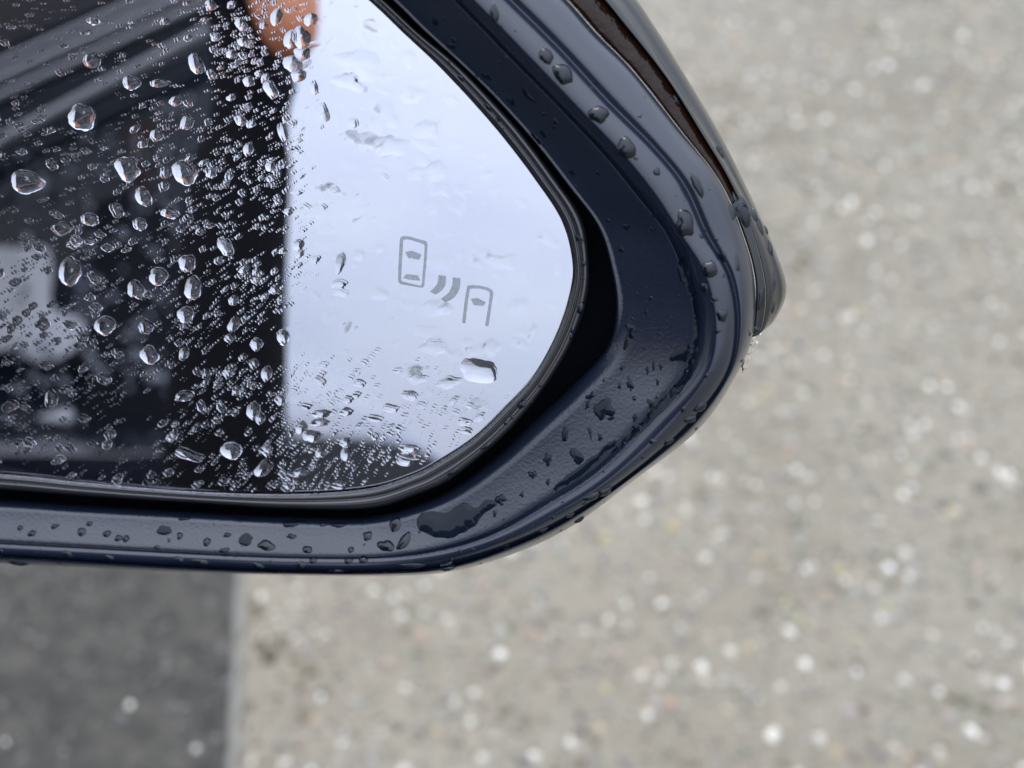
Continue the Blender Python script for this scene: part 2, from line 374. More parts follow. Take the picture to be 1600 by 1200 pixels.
# ------------------------------------------------------------------ water
def drop_geom(center, nrm, rx, ry, ang, hgt, irr=.18, seg=14, k=1.12, wrap=None, ax=None, lump=0.0, rings=(.38, .66, .84, .95, 1.0), outline=None):
    """open dome of water sitting on a surface"""
    nrm = nrm.normalized()
    a = (RGT-nrm*RGT.dot(nrm)).normalized() if ax is None else ax
    b_ = nrm.cross(a).normalized()
    sd_ = random.uniform(0, 1000)
    verts = []; faces = []
    den = k-math.sqrt(k*k-1)
    def hp(r): return (math.sqrt(max(k*k-r*r, 0))-math.sqrt(k*k-1))/den
    ca, sa = math.cos(ang), math.sin(ang)
    def place(u, v_, h):
        p = center+a*(u*ca-v_*sa)+b_*(u*sa+v_*ca)
        if wrap is not None:
            q, nq, _, dist = wrap.find_nearest(p)
            if q is not None: return q+nq*(h)+nq*1e-5 if nq.dot(nrm) > 0 else q-nq*h
        return p+nrm*h
    verts.append(place(0, 0, hgt))
    for r in rings:
        for i in range(seg):
            th = 2*math.pi*i/seg
            rr = 1+irr*noise.noise(Vector((math.cos(th)*1.1+sd_, math.sin(th)*1.1, sd_*.3)))*1.8+irr*.5*noise.noise(Vector((math.cos(th)*3+sd_, math.sin(th)*3, 5)))
            u, v_ = r*rr*rx*math.cos(th), r*rr*ry*math.sin(th)
            hh = hgt*hp(r)
            if lump: hh *= 1+lump*noise.noise(Vector((u*420+sd_, v_*420, 1)))
            verts.append(place(u, v_, hh if r < 1 else 0))
    for i in range(seg): faces.append((0, 1+i, 1+(i+1) % seg))
    for q in range(len(rings)-1):
        for i in range(seg):
            j = (i+1) % seg
            faces.append((1+q*seg+i, 1+(q+1)*seg+i, 1+(q+1)*seg+j, 1+q*seg+j))
    if wrap is None:            # on the glass: a closed body of water, flat underneath
        o_ = len(verts); verts += verts[-seg:]
        faces.append(tuple(o_+i for i in range(seg))[::-1])
    return verts, faces
PXM = 0.125*MM          # one photograph pixel on the glass, roughly
def scale_at(p): return (p-C0).dot(FWD)*TX*2/W
def rowdrop(px, py, rx, ry, ang_img, hr=.55, irr=.18, surf=None, **kw):
    """drop outline given in pixels; returns verts, faces, centre"""
    if surf is None:
        c_ = pt(px, py, .012); nr = N; wrap = None
    else:
        hit = surf.ray_cast(C0, ray(px, py))
        if hit[0] is None: return None
        c_, nr = hit[0], hit[1]
        if nr.dot(ray(px, py)) > 0: nr = -nr
        wrap = surf
    s = scale_at(c_)
    v_, f_ = drop_geom(c_, nr, rx*s, ry*s, -ang_img, hr*math.sqrt(rx*ry)*s, irr, wrap=wrap, **kw)
    return v_, f_, c_
def front_of(verts, faces):
    return verts, faces
bvs = {}
def get_bvh():
    dv = []; df = []
    for o in (surround, rim, holder, cap, lens, tip):
        off = len(dv); mwl = MO
        dv += [v_.co+mwl for v_ in o.data.vertices]
        df += [[off+i for i in p.vertices] for p in o.data.polygons]
    return BVHTree.FromPolygons(dv, df)
HB = get_bvh()
# orientation check of housing faces so that wrap normals look outward
for o in (surround, rim, holder, cap, lens, tip):
    pass

def fix_and_make(name, v_, f_, c_, mat=m_water):
    o = mesh_obj(name, v_, f_, mat, origin=c_)
    return o
def outward(o, nr):
    # flip if the dome's crown faces into the surface
    if o.data.polygons[0].normal.dot(nr) < 0: o.data.flip_normals()

# traced drops on the glass: px, py, rx, ry, angle(deg), height ratio
BIG = [
 (125,183,25,25,0,.62),(197,264,21,24,-20,.62),(287,271,24,22,0,.62),(40,284,33,22,10,.55),(203,130,15,13,0,.5),(247,130,18,7,0,.5),
 (273,158,12,9,-30,.5),(290,192,11,15,20,.55),(422,142,10,18,-30,.6),(387,128,9,11,0,.55),(243,212,12,11,-30,.5),(222,308,14,19,-40,.55),
 (263,334,17,9,15,.55),(138,344,18,11,10,.55),(180,330,10,14,-30,.45),(216,352,14,10,30,.55),(95,358,19,13,0,.5),(347,384,9,16,-25,.6),
 (440,208,8,18,-20,.55),(142,95,15,13,-15,.45),(305,103,13,19,-20,.45),(254,292,9,9,0,.5),(386,234,8,13,15,.6),
 (108,425,20,26,20,.6),(245,433,16,17,0,.62),(290,412,15,16,20,.6),(300,452,15,20,10,.6),(288,493,14,15,0,.6),(210,454,14,17,-25,.55),
 (352,388,10,18,-25,.55),(162,510,18,18,0,.6),(226,512,13,13,20,.5),(232,557,16,18,0,.6),(286,553,8,12,10,.55),(363,470,9,9,0,.55),
 (364,508,9,14,20,.55),(357,530,9,8,0,.5),(399,538,10,12,-20,.6),(361,706,18,15,10,.6),(410,733,17,10,-35,.6),(394,643,11,17,0,.6),
 (415,585,9,13,0,.6),(440,529,11,17,-15,.6),(286,620,18,9,-10,.5),(14,636,15,11,-20,.5),(25,503,9,9,0,.5),(15,514,8,9,0,.5),
 (64,508,13,11,0,.5),(49,480,8,7,0,.5),(40,490,8,7,0,.5),(22,443,11,7,10,.5),(127,530,10,8,15,.55),(122,541,11,6,15,.5),(170,681,10,9,0,.55),
 (296,713,23,8,15,.5),(78,625,11,16,10,.45),(70,573,12,6,25,.45),(160,593,14,8,30,.5),(100,610,10,7,0,.5),(130,656,11,6,20,.5),
 (395,570,7,9,-30,.5),(378,560,7,6,0,.5),(405,655,8,10,0,.5),(300,265,9,12,0,.3),(480,652,0,0,0,0),(485,683,14,9,0,.5),(470,670,9,9,0,.5),
 (538,693,9,7,0,.5),(540,710,8,11,10,.5),(640,703,17,6,5,.5),(642,714,16,5,5,.5),(632,722,13,7,0,.4),
 (470,740,14,6,-20,.5),(530,760,12,5,0,.4),(500,709,8,7,0,.5)]
SKYD = [  # shallow drops and films in front of the reflected sky
 (743,579,31,19,4,.26),(679,545,22,12,8,.14),(530,413,7,17,18,.28),(500,648,15,5,-2,.35),(498,662,15,5,-4,.35),(505,176,6,15,-15,.3),
 (489,138,5,11,-15,.3),(550,193,9,8,20,.2),(607,230,26,17,-5,.13),(560,100,34,22,10,.09),(600,185,24,24,0,.08),(636,92,10,13,0,.12),
 (665,205,22,14,10,.10),(575,225,24,16,0,.09),(545,130,24,12,10,.12),(680,270,14,18,0,.1),(640,150,20,12,0,.09),(785,410,26,13,0,.08),
 (680,482,22,12,-10,.10),(725,661,11,5,10,.3),(727,674,10,4,10,.3),(777,664,10,5,25,.3),(695,485,16,9,0,.12),(590,460,14,11,0,.12),
 (528,445,14,6,5,.22),(530,458,14,7,5,.14),(560,400,12,8,0,.1),(540,645,10,5,0,.3),(543,626,8,5,0,.3),(465,385,8,9,20,.35),(467,398,5,7,0,.35),
 (465,118,10,12,20,.3),(452,62,9,14,20,.3),(430,28,10,16,20,.35),(470,85,12,10,20,.3),(483,30,9,10,0,.3),(455,100,16,12,10,.3),(468,60,14,18,0,.25),
 (768,545,14,12,0,.1),(830,520,6,14,20,.15),(808,480,18,14,0,.07),(872,420,8,12,0,.1),(700,600,20,9,0,.12),(640,620,14,6,10,.2),(610,640,13,5,10,.25),
 (585,655,12,4,8,.3),(560,600,10,5,10,.25),(650,592,16,8,0,.12)]
USED = set()
MARKS = [(125,183,'the round drop below the roof trim'),(40,284,'the wide oval drop at the left edge'),(197,264,'the left of the two big drops'),(287,271,'the bright-edged big drop'),
 (108,425,'the tall drop by the pale patch'),(245,433,'the round drop in the middle'),(300,452,'the merging drops'),(162,510,'the round drop by the pale patch'),(232,557,'the lone round drop'),
 (30,480,'the pale patch'),(435,60,'the reflected fingers'),(440,529,'the jagged border drop'),(361,706,'the large bottom drop'),(410,733,'the slanted edge drop'),(60,670,'the lower pale patch'),
 (645,408,'the left car symbol'),(697,450,'the wave symbol'),(747,475,'the right car symbol'),(743,579,'the broad crescent film'),(530,413,'the dark sliver'),(560,100,'the faint upper film'),
 (450,300,'the border of the sky'),(450,650,'the corner of the sky'),(690,722,'the lower tip of the sky'),(880,400,'the rightmost glass edge'),(1229,450,'the outer tip'),(1170,570,'the water trickle'),
 (1075,540,'the jagged water sheet'),(950,690,'the long water strip'),(730,800,'the broad corner puddle'),(462,815,'the rounded ledge puddle'),(0,850,'the left picture edge'),(1020,80,'the amber lens'),
 (200,890,'the dark road patch'),(372,895,'the paving joint'),(880,10,'the top picture edge')]
def sizes(rx, ry):
    a = math.sqrt(rx*ry)
    w_ = 'tiny' if a < 5 else 'small' if a < 8.5 else 'medium' if a < 13 else 'large'
    q = rx/max(ry, .1)
    return w_, ('wide' if q > 1.45 else 'tall' if q < .7 else 'rounded')
def unique_label(px, py, rx, ry, noun, place):
    w_, sh = sizes(rx, ry)
    near = sorted(MARKS, key=lambda m: (m[0]-px)**2+(m[1]-py)**2)
    for mk in near[:7]:
        dx, dy = px-mk[0], py-mk[1]; d = math.hypot(dx, dy)
        if d < 2: continue
        if abs(dx) > 2.2*abs(dy): rel = 'right of' if dx > 0 else 'left of'
        elif abs(dy) > 2.2*abs(dx): rel = 'below' if dy > 0 else 'above'
        else: rel = ('lower' if dy > 0 else 'upper')+' '+('right of' if dx > 0 else 'left of')
        pre = 'just ' if d < 45 and not rel[0] == 'u' and not rel.startswith('low') else ''
        L_ = f'{w_} {sh} {noun} {place}, {pre}{rel} {mk[2]}'
        if len(L_.split()) <= 16 and L_ not in USED: USED.add(L_); return L_
    return None
SPECIAL = {
 (125,183): 'large round raindrop just below the reflected grey roof trim',
 (287,271): 'large bright-edged raindrop, right one of the big pair left of the reflected sky',
 (197,264): 'large round raindrop, left one of the big pair on the dark upper glass',
 (40,284): 'wide oval raindrop near the upper left edge of the photo',
 (108,425): 'large tall raindrop beside the pale patch at the left of the glass',
 (422,142): 'slanted raindrop right below the reflected orange fingers',
 (361,706): 'large raindrop near the bottom of the dark glass, left of the sky corner',
 (410,733): 'slanted oblong raindrop touching the lower glass edge',
 (743,579): 'broad shallow water film with a dark upper crescent below the right car symbol',
 (530,413): 'thin dark sliver of water left of the left car symbol',
 (679,545): 'flat water film with a thin dark upper edge below the wave symbol',
 (607,230): 'faint round water film high on the pale sky reflection',
 (440,529): 'jagged raindrop on the border between dark glass and reflected sky',
 (245,433): 'round raindrop with a bright left rim in the middle of the dark glass',
 (300,452): 'tall raindrop with a bright left half, lowest of the three merging drops',
 (232,557): 'round raindrop alone in the lower middle of the dark glass',
 (162,510): 'round raindrop right of the pale patch in the dark glass',
}
G_DARK = 'larger raindrops on the dark part of the mirror glass'
G_SKY = 'shallow raindrops on the pale sky part of the mirror glass'
G_LOW = 'raindrops on the dark strip along the lower glass edge'
occupied = []
def glass_drop(e, name='raindrop'):
    px, py, rx, ry, an, hr = e
    if py < 690 and px < 450: rx *= .82; ry *= .84
    if rx == 0: return
    sky_ = (px > 450 and py < 676)
    low = (px >= 450 and py >= 676)
    shallow = hr < .2
    y_ = py
    hr = hr*.66 if not (sky_ or low) else hr*(.8 if y_ > 560 or px < 500 else .5) if sky_ else hr*.7
    r_ = rowdrop(px, py, rx, ry, math.radians(an), hr, .19 if not shallow else .35, seg=28, lump=.10 if not shallow else .5,
                 k=1.12 if not shallow else 1.5, rings=(.2, .4, .58, .72, .84, .92, .97, 1.0))
    o = fix_and_make(name, *r_); outward(o, N)
    occupied.append((px, py, max(rx, ry)))
    if (px, py) in SPECIAL: tag(o, SPECIAL[(px, py)], 'raindrop')
    elif low: tag(o, unique_label(px, py, rx, ry, 'raindrop', 'on the lower strip') or 'small raindrop on the dark strip along the lower glass edge', 'raindrop', G_LOW)
    elif sky_: tag(o, unique_label(px, py, rx, ry, 'flat drop', 'on the pale glass') or 'shallow raindrop on the pale sky part of the mirror glass', 'raindrop', G_SKY)
    else: tag(o, unique_label(px, py, rx, ry, 'raindrop', 'on dark glass') or 'clear raindrop on the dark left part of the mirror glass', 'raindrop', G_DARK)
for e in BIG+SKYD: glass_drop(e)

# fine spray: thousands of tiny droplets nobody could count
from bisect import bisect
GP = LP[0]
def inside_glass(x, y, m=6):
    # point in polygon with a small margin
    c_ = False; n_ = len(GP); j = n_-1
    for i in range(n_):
        xi, yi = GP[i]; xj, yj = GP[j]
        if (yi > y) != (yj > y) and x < (xj-xi)*(y-yi)/(yj-yi)+xi: c_ = not c_
        j = i
    if not c_: return False
    return np.min(np.hypot(GP[:, 0]-x, GP[:, 1]-y)) > m
def dens(x, y):
    """how thickly droplets lie, 0..1"""
    if x > 450 and y < 676:
        d = .10
        if y > 560: d = .42
        if y > 620: d = .8
        if x < 520: d = max(d, .16)
        if x < 478: d = max(d, .5)
        if x > 620 and y < 540: d = .05
        if x > 780 and y < 600: d = .04
        return d
    if y > 676 and x > 430: return 1.0
    if x > 330: return .95
    if x > 240: return .65
    if y < 200 and x < 330: return .25
    return .5
sv = []; sf = []
def add_geo(V, F, v_, f_):
    o_ = len(V); V += v_; F += [tuple(i+o_ for i in q) for q in f_]
cnt = 0; tries = 0
small = []
while cnt < 2900 and tries < 60000:
    tries += 1
    x = random.uniform(-60, 895); y = random.uniform(-40, 770)
    if random.random() > dens(x, y) or not inside_glass(x, y): continue
    clump = noise.noise(Vector((x*.012, y*.012, 3)))+.6*noise.noise(Vector((x*.035, y*.035, 9)))
    if clump < random.uniform(-.5, .25): continue
    sky_ = x > 450 and y < 676
    r = min(8, .9+random.expovariate(1/1.45)) if not sky_ else min(7, 1.0+random.expovariate(1/1.5))
    if any(abs(x-a) < R_+r and abs(y-b_) < R_+r and math.hypot(x-a, y-b_) < (R_+r)*.95 for a, b_, R_ in occupied): continue
    if any(abs(x-a) < R_+r and abs(y-b_) < R_+r and math.hypot(x-a, y-b_) < (R_+r)*.85 for a, b_, R_ in small[-1200:]): continue
    small.append((x, y, r))
    asp = random.choice([random.uniform(1.0, 1.25), random.uniform(1.1, 1.8)])
    if sky_: an = random.gauss(.15, .35); asp = random.uniform(1.2, 2.6)
    elif x < 180: an = random.gauss(.45, .4); asp = random.uniform(1.1, 2.1)
    elif y > 640: an = random.gauss(.1, .4)
    else: an = random.gauss(1.1, .9)
    if r < 2.4: asp = 1+.3*(asp-1)
    hr = random.uniform(.28, .52) if not sky_ else random.choice([random.uniform(.012, .06), random.uniform(.015, .05), random.uniform(.05, .16)])
    if sky_ and y < 560 and x > 480: hr *= .9
    elif sky_: hr *= 1.6
    seg = 9 if r < 3 else 14
    r_ = rowdrop(x, y, r*math.sqrt(asp), r/math.sqrt(asp), an, hr, .34, seg=seg, rings=(.5, .82, 1.0) if r < 3 else (.38, .66, .86, .96, 1.0), lump=.2 if r > 3 else 0)
    add_geo(sv, sf, r_[0], r_[1]); cnt += 1
oc = pt(450, 400, 0)
def stuff_water(name, V, F, label, origin, mat=None):
    o = mesh_obj(name, V, F, mat or m_water, origin=origin); tag(o, label, 'droplets', kind='stuff')
    return o
o = stuff_water('fine_droplets', sv, sf, 'fine rain droplets scattered thickly over the mirror glass', oc)
if sum(p.normal.dot(N) for p in list(o.data.polygons)[:50]) < 0: o.data.flip_normals()
# barely raised wavy water films over the pale part
sv = []; sf = []
for _ in range(150):
    x = random.uniform(455, 880); y = random.uniform(20, 670)
    if not inside_glass(x, y, 22): continue
    rr = random.uniform(5, 15); fl_ = .25 if x < 640 else 1
    r_ = rowdrop(x, y, rr*random.uniform(.9, 1.8), rr*.8, random.gauss(.1, .4), fl_*random.uniform(.008, .03), .5, seg=20, k=2.2, lump=.8, rings=(.25, .5, .7, .85, .95, 1.0))
    add_geo(sv, sf, r_[0], r_[1])
o = stuff_water('water_film', sv, sf, 'faint uneven water film over the pale part of the mirror glass', oc)
if sum(p.normal.dot(N) for p in list(o.data.polygons)[:50]) < 0: o.data.flip_normals()

# ---- drops on the housing
def housing_drop(px, py, rx, ry, an, hr, label, group=None, name='raindrop', irr=.22, **kw):
    r_ = rowdrop(px, py, rx, ry, math.radians(an), hr, irr, surf=HB, seg=22, rings=(.2, .42, .62, .78, .9, .97, 1.0), **kw)
    if r_ is None: return
    o = fix_and_make(name, *r_, m_film if ('surround' in label or ('ledge' in label and hr < .3)) else m_bead)
    nr = (C0-r_[2]).normalized()
    outward(o, nr)
    place = 'on the rim' if 'rim of' in label else 'on the ledge' if 'ledge' in label else 'on the surround' if 'surround' in label else 'on the glass holder' if 'holds' in label else 'on the cap'
    label = unique_label(px, py, rx, ry, 'raindrop', place) or label
    tag(o, label, 'raindrop' if name == 'raindrop' else 'water patch', group)
RIMD = [(853,88,11,13,-20,.5),(880,115,15,19,-15,.5),(935,178,16,16,-20,.5),(979,232,17,18,-30,.5),(1027,268,6,7,0,.5),(1070,350,16,22,-15,.5),
 (772,22,8,16,10,.4),(1090,290,9,20,-30,.35),(1109,420,14,15,20,.5),(1128,492,10,11,-10,.5),(1116,467,5,5,0,.5),(1122,517,4,5,0,.5),
 (1095,636,13,10,-20,.5),(1080,655,14,8,15,.5),(1045,690,11,7,0,.45),(945,768,15,9,-30,.5),(925,776,14,8,-25,.5),(890,805,10,6,-10,.5),
 (850,828,10,6,-8,.5),(792,857,10,6,-5,.5),(1100,450,8,9,0,.35),(1088,705,6,5,0,.5),(1020,690,6,4,0,.4),(905,812,9,7,-30,.5),(1068,640,4,6,20,.4),
 (700,888,14,6,-5,.4),(640,885,26,8,-12,.3),(528,893,18,8,8,.45),(705,875,5,4,0,.4),(490,876,7,6,0,.4),(568,874,9,6,-10,.4),(545,876,7,6,0,.4),
 (313,878,14,7,0,.4),(172,872,9,6,25,.4),(105,866,9,6,30,.4),(30,880,16,6,5,.4),(280,875,8,6,30,.4),(405,885,10,7,20,.35),(470,884,9,9,20,.35),
 (868,190,6,7,0,.4),(1130,400,7,12,-10,.35),(1143,330,7,16,-20,.35),(1152,410,6,16,-5,.3),(1072,580,4,4,0,.5),(1104,587,3,4,0,.5)]
for e in RIMD:
    up = e[1] < 560
    housing_drop(*e[:6], 'raindrop beaded on the upper right rim of the mirror housing' if up else 'raindrop beaded on the lower rim of the mirror housing',
                 'raindrops on the upper right rim' if up else 'raindrops on the lower rim')
LEDGE = [(32,825,5,4,-20,.5),(50,834,8,5,-30,.5),(86,822,7,4,-10,.5),(128,831,7,7,0,.35),(140,818,6,4,-10,.5),(167,834,8,5,-20,.5),(185,841,7,5,-15,.5),
 (197,841,6,7,0,.5),(257,829,13,9,5,.12),(281,837,5,6,10,.5),(323,847,6,7,20,.5),(385,843,12,9,0,.15),(415,852,15,8,8,.3),(355,836,7,4,0,.5),
 (455,838,8,4,0,.5),(480,859,8,6,0,.5),(548,859,6,5,0,.5),(604,853,15,9,5,.4),(632,845,9,16,40,.4),(575,838,8,8,-30,.4),(460,817,20,9,-5,.14),(377,812,12,6,0,.2),
 (530,820,12,7,0,.2),(570,812,14,8,0,.2),(617,817,10,13,0,.3),(288,810,11,5,0,.2),(505,820,6,4,0,.5),(350,860,9,4,-5,.5),(245,855,6,3,0,.5)]
for e in LEDGE:
    housing_drop(*e[:6], 'raindrop or small puddle on the lower ledge under the mirror glass', 'raindrops on the lower ledge')
SUR = [(985,517,8,9,-20,.3),(978,537,5,12,15,.3),(984,570,0,0,0,0),(1012,578,3,6,10,.35),(1021,569,3,8,-10,.35),(1032,572,3,6,-30,.35),(1030,522,4,3,0,.4),
 (1010,488,3,4,0,.4),(972,575,4,4,0,.4),(984,600,5,12,-15,.25),(968,603,3,5,0,.3),(945,640,15,17,-10,.16),(923,618,8,5,-30,.25),(918,632,4,8,10,.3),
 (922,675,3,10,-15,.3),(938,683,5,6,-30,.3),(884,680,7,10,15,.3),(900,712,12,11,20,.18),(856,718,8,10,20,.25),(832,742,8,7,0,.3),(857,753,4,5,0,.3),
 (815,772,4,5,0,.3),(782,780,12,8,10,.25),(773,802,4,5,0,.3),(992,652,5,7,20,.3),(1027,596,3,5,10,.3),(955,653,5,3,0,.3),
 (978,355,6,5,-20,.3),(970,390,6,5,-20,.3),(933,270,5,3,0,.35),(680,35,7,6,0,.3),(705,72,8,6,-40,.3),(825,150,15,6,30,.25),(800,160,7,9,-30,.25),
 (840,218,13,6,35,.25),(848,208,5,7,0,.25),(892,270,6,4,0,.25),(760,120,8,5,0,.2),(1007,545,2,2,0,.4),(1043,504,2,2,0,.4)]
for e in SUR:
    if e[2] == 0: continue
    housing_drop(*e[:6], 'small raindrop on the sloping surround between glass and rim', 'raindrops on the sloping surround', irr=.45)
HOLD = [(720,122,6,6,0,.5),(762,168,9,6,35,.5),(908,481,9,11,10,.5),(912,412,4,5,0,.5),(893,525,5,6,30,.5),(816,632,9,6,-40,.5),(800,651,4,4,0,.5),(790,661,4,4,0,.5),
 (760,697,10,4,-35,.4),(844,602,4,4,0,.5),(902,372,4,6,0,.4),(838,575,7,4,-50,.3),(708,738,12,4,-30,.35)]
for e in HOLD:
    housing_drop(*e[:6], 'tiny raindrop on the narrow black edge that holds the glass', 'raindrops on the glass holder edge', irr=.3)
CAPD = [(1210,440,6,18,15,.25),(1190,465,5,20,5,.25),(1187,352,6,14,-20,.4),(1164,330,12,22,-30,.45),(1150,310,8,14,-25,.5),
 (1126,235,5,12,-20,.4),(1058,155,6,7,0,.4),(1182,515,8,5,-20,.5),(1204,388,5,12,-15,.4),(1197,360,5,10,0,.4),(1178,335,6,14,-30,.5),(1208,482,4,9,10,.4)]
for e in CAPD:
    housing_drop(*e[:6], 'raindrop on the glossy outer cap at the tip of the mirror', 'raindrops on the glossy outer cap', irr=.4)
# scattered tiny ones over the housing
sv = []; sf = []
for _ in range(900):
    i = random.randrange(NL); a_ = random.choice([(2, 3), (3, 4), (4, 5), (5, 6), (2, 3), (0, 1)]); tt = random.random()
    p = LP[a_[0]][i]*(1-tt)+LP[a_[1]][i]*tt
    if not (-40 < p[0] < 1250 and -40 < p[1] < 930): continue
    if noise.noise(Vector((p[0]*.02, p[1]*.02, 1))) < random.uniform(-.3, .5): continue
    r = min(5, .8+random.expovariate(1/1.0))
    r_ = rowdrop(p[0], p[1], r*1.2, r*.9, random.uniform(0, 3), .42, .35, surf=HB, seg=9, rings=(.5, .82, 1.0))
    if r_: add_geo(sv, sf, r_[0], r_[1])
o = stuff_water('housing_droplets', sv, sf, 'tiny droplets scattered over the mirror housing', oc, m_bead)
def film(poly, h_, name, label, sub=4, group=None):
    """a shallow sheet of water with a traced irregular edge, laid on the housing"""
    lp = catmull(poly, sub)
    lp = np.array([(x+4*noise.noise(Vector((x*.06, y*.06, 0)))+2*noise.noise(Vector((x*.22, y*.22, 0))), y+4*noise.noise(Vector((x*.06, y*.06, 7)))+2*noise.noise(Vector((x*.22, y*.22, 7)))) for x, y in lp])
    bm = bmesh.new(); vs_ = [bm.verts.new((x, y, 0)) for x, y in lp]; fc = bm.faces.new(vs_)
    r0 = bmesh.ops.inset_region(bm, faces=[fc], thickness=1.6, use_even_offset=True)
    bmesh.ops.triangulate(bm, faces=bm.faces)
    for _ in range(2):
        es = [e_ for e_ in bm.edges if e_.calc_length() > 9]
        if es: bmesh.ops.subdivide_edges(bm, edges=es, cuts=1); bmesh.ops.triangulate(bm, faces=bm.faces)
    bm.verts.index_update()
    edge = {v_.index for v_ in bm.verts if v_.is_boundary}
    P = []; ok = True
    for v_ in bm.verts:
        hit = HB.ray_cast(C0, ray(v_.co.x, v_.co.y))
        if hit[0] is None: ok = False; break
        nr = hit[1] if hit[1].dot(ray(v_.co.x, v_.co.y)) < 0 else -hit[1]
        P.append(hit[0]+nr*((0.0 if v_.index in edge else h_)*MM+4e-5))
    F = [[q.index for q in f_.verts] for f_ in bm.faces]; bm.free()
    if not ok: print('film off the housing', name); return
    c_ = sum(P, Vector())/len(P)
    o = mesh_obj(name, P, F, m_film, origin=c_)
    if sum(p_.normal.dot((C0-c_).normalized())*p_.area for p_ in o.data.polygons) < 0: o.data.flip_normals()
    tag(o, label, 'water patch', group)
    return o
film([(1068,400),(1058,425),(1070,450),(1083,470),(1083,520),(1075,540),(1062,545),(1050,552),(1046,563),(1060,564),(1072,565),(1080,575),(1068,596),(1048,605),(1030,625),(1012,640),(1010,655),(1020,655),(1050,625),(1078,592),(1090,550),(1092,500),(1085,450),(1075,415)], .22,
     'water_patch', 'jagged water sheet pooled in the groove at the right side of the surround')
film([(1012,622),(1016,640),(1008,656),(990,665),(975,685),(955,690),(930,708),(905,728),(880,748),(860,768),(868,770),(900,748),(935,722),(970,698),(1005,672),(1030,640)], .18,
     'water_patch', 'long jagged water strip in the groove at the lower right of the surround')
film([(655,806),(676,798),(700,800),(722,788),(745,792),(762,780),(775,790),(752,806),(742,822),(722,832),(700,843),(672,836),(652,826)], .3,
     'water_patch', 'broad dark puddle in the lower right corner of the surround')
film([(440,818),(447,805),(470,800),(482,808),(482,822),(470,828),(450,828)], .25, 'water_patch', 'dark rounded puddle on the lower ledge near its middle')
# clear water trickling from the tip
pth_ = []; rad_ = []
for k_ in range(34):
    t_ = k_/33
    cc = pt(1179-20*t_+1.2*math.sin(t_*9), 517+66*t_, -8); pth_.append(cc)
    rad_.append((8.0*(1-t_)**.8+3.0)*min(1, (1-t_)*6+.15)*(1+.22*math.sin(t_*31)+.15*noise.noise(Vector((t_*14, 0, 2))))*scale_at(cc))
v, f = tube(pth_, rad_, 20)
o = mesh_obj('water_trickle', v, f, m_water, origin=pt(1170, 560, -8))
tag(o, 'bright trickle of water running down below the tip of the mirror', 'trickle')

# ------------------------------------------------------------------ what the mirror reflects (stands behind the camera)
def refl(px, py):
    d = ray(px, py); P = pt(px, py, -2); return P, (d-2*d.dot(N)*N).normalized()
RC = refl(350, 380)[1]
RCh = RC.copy()
def rp(px, py, D):
    P, r = refl(px, py)
    s = (D-(P-M0).dot(RC))/r.dot(RC)
    return P+r*s
def solid(px_poly, D, depth, name, mat, parent, origin, bevel=.01, sub=0):
    """an extruded body whose front outline is seen in the mirror"""
    lp = catmull(px_poly, sub) if sub else px_poly
    front = [rp(x, y, D) for x, y in lp]
    bm = bmesh.new(); bv = [bm.verts.new(p-origin) for p in front]; f_ = bm.faces.new(bv)
    ex = bmesh.ops.extrude_face_region(bm, geom=[f_])
    dv = RC*depth
    for q in ex['geom']:
        if isinstance(q, bmesh.types.BMVert): q.co += dv
    bmesh.ops.recalc_face_normals(bm, faces=bm.faces)
    me = bpy.data.meshes.new(name); bm.to_mesh(me); bm.free(); me.materials.append(mat)
    o = bpy.data.objects.new(name, me); COL.objects.link(o)
    if parent: o.parent = parent
    if bevel:
        bvm = o.modifiers.new('bevel', 'BEVEL'); bvm.width = bevel; bvm.segments = 3; bvm.limit_method = 'ANGLE'; me.shade_smooth()
    return o
m_body, t, b = material('navy_car_paint', (.006, .008, .014), .22, spec=.5, coat=1, coat_r=.03)
m_trim, t, b = material('grey_roof_trim', (.33, .35, .37), .35, spec=.6)
noise_bump(t, b, 60, .2, .002, 3)
m_dark, t, b = material('dark_cabin_lining', (.012, .014, .020), .7, spec=.3)
noise_bump(t, b, 120, .4, .002, 3)
m_light_patch, t, b = material('pale_window_light', (.85, .86, .86), .8, spec=.2)  # bright colour standing in for light in the car windows
noise_bump(t, b, 300, .4, .002, 3)
m_carglass, t, b = material('tinted_car_window', (.022, .032, .048), .06, spec=.7)
CO = rp(-200, 900, 1.1); CO = Vector((CO.x, CO.y, 0))
CAR = empty('car', CO); tag(CAR, 'dark navy car with grey roof trims, seen only in the mirror', 'car')
solid([(-1500,-900),(900,-1300),(420,-100),(240,-15),(0,88),(-500,310),(-1500,700)], 1.1, .9, 'roof', m_body, CAR, CO)
def strip(p0, p1, w0, w1, D, name, mat):
    (x0, y0), (x1, y1) = p0, p1
    nx, ny = -(y1-y0), (x1-x0); l_ = math.hypot(nx, ny); nx /= l_; ny /= l_
    q = [(x0-nx*w0, y0-ny*w0), (x1-nx*w1, y1-ny*w1), (x1+nx*w1, y1+ny*w1), (x0+nx*w0, y0+ny*w0)]
    solid(q, D, .03, name, mat, CAR, CO, bevel=.004)
strip((-400,276),(480,-120), 4, 4, 1.06, 'roof_trim', m_trim)
strip((-400,299),(480,-97), 5.5, 4.5, 1.055, 'roof_trim', m_trim)
strip((-400,368),(480,-40), 10, 9, 1.07, 'roof_trim', m_carglass)
strip((-400,329),(480,-72), 4, 4, 1.05, 'roof_trim', m_trim)
strip((-400,430),(480,-40), 6, 5, 1.05, 'roof_trim', m_trim)
solid([(-1500,500),(-400,290),(440,-60),(448,200),(444,420),(440,600),(442,760),(200,1300),(-1500,1300)], 1.25, .25, 'side_window', m_carglass, CAR, CO)
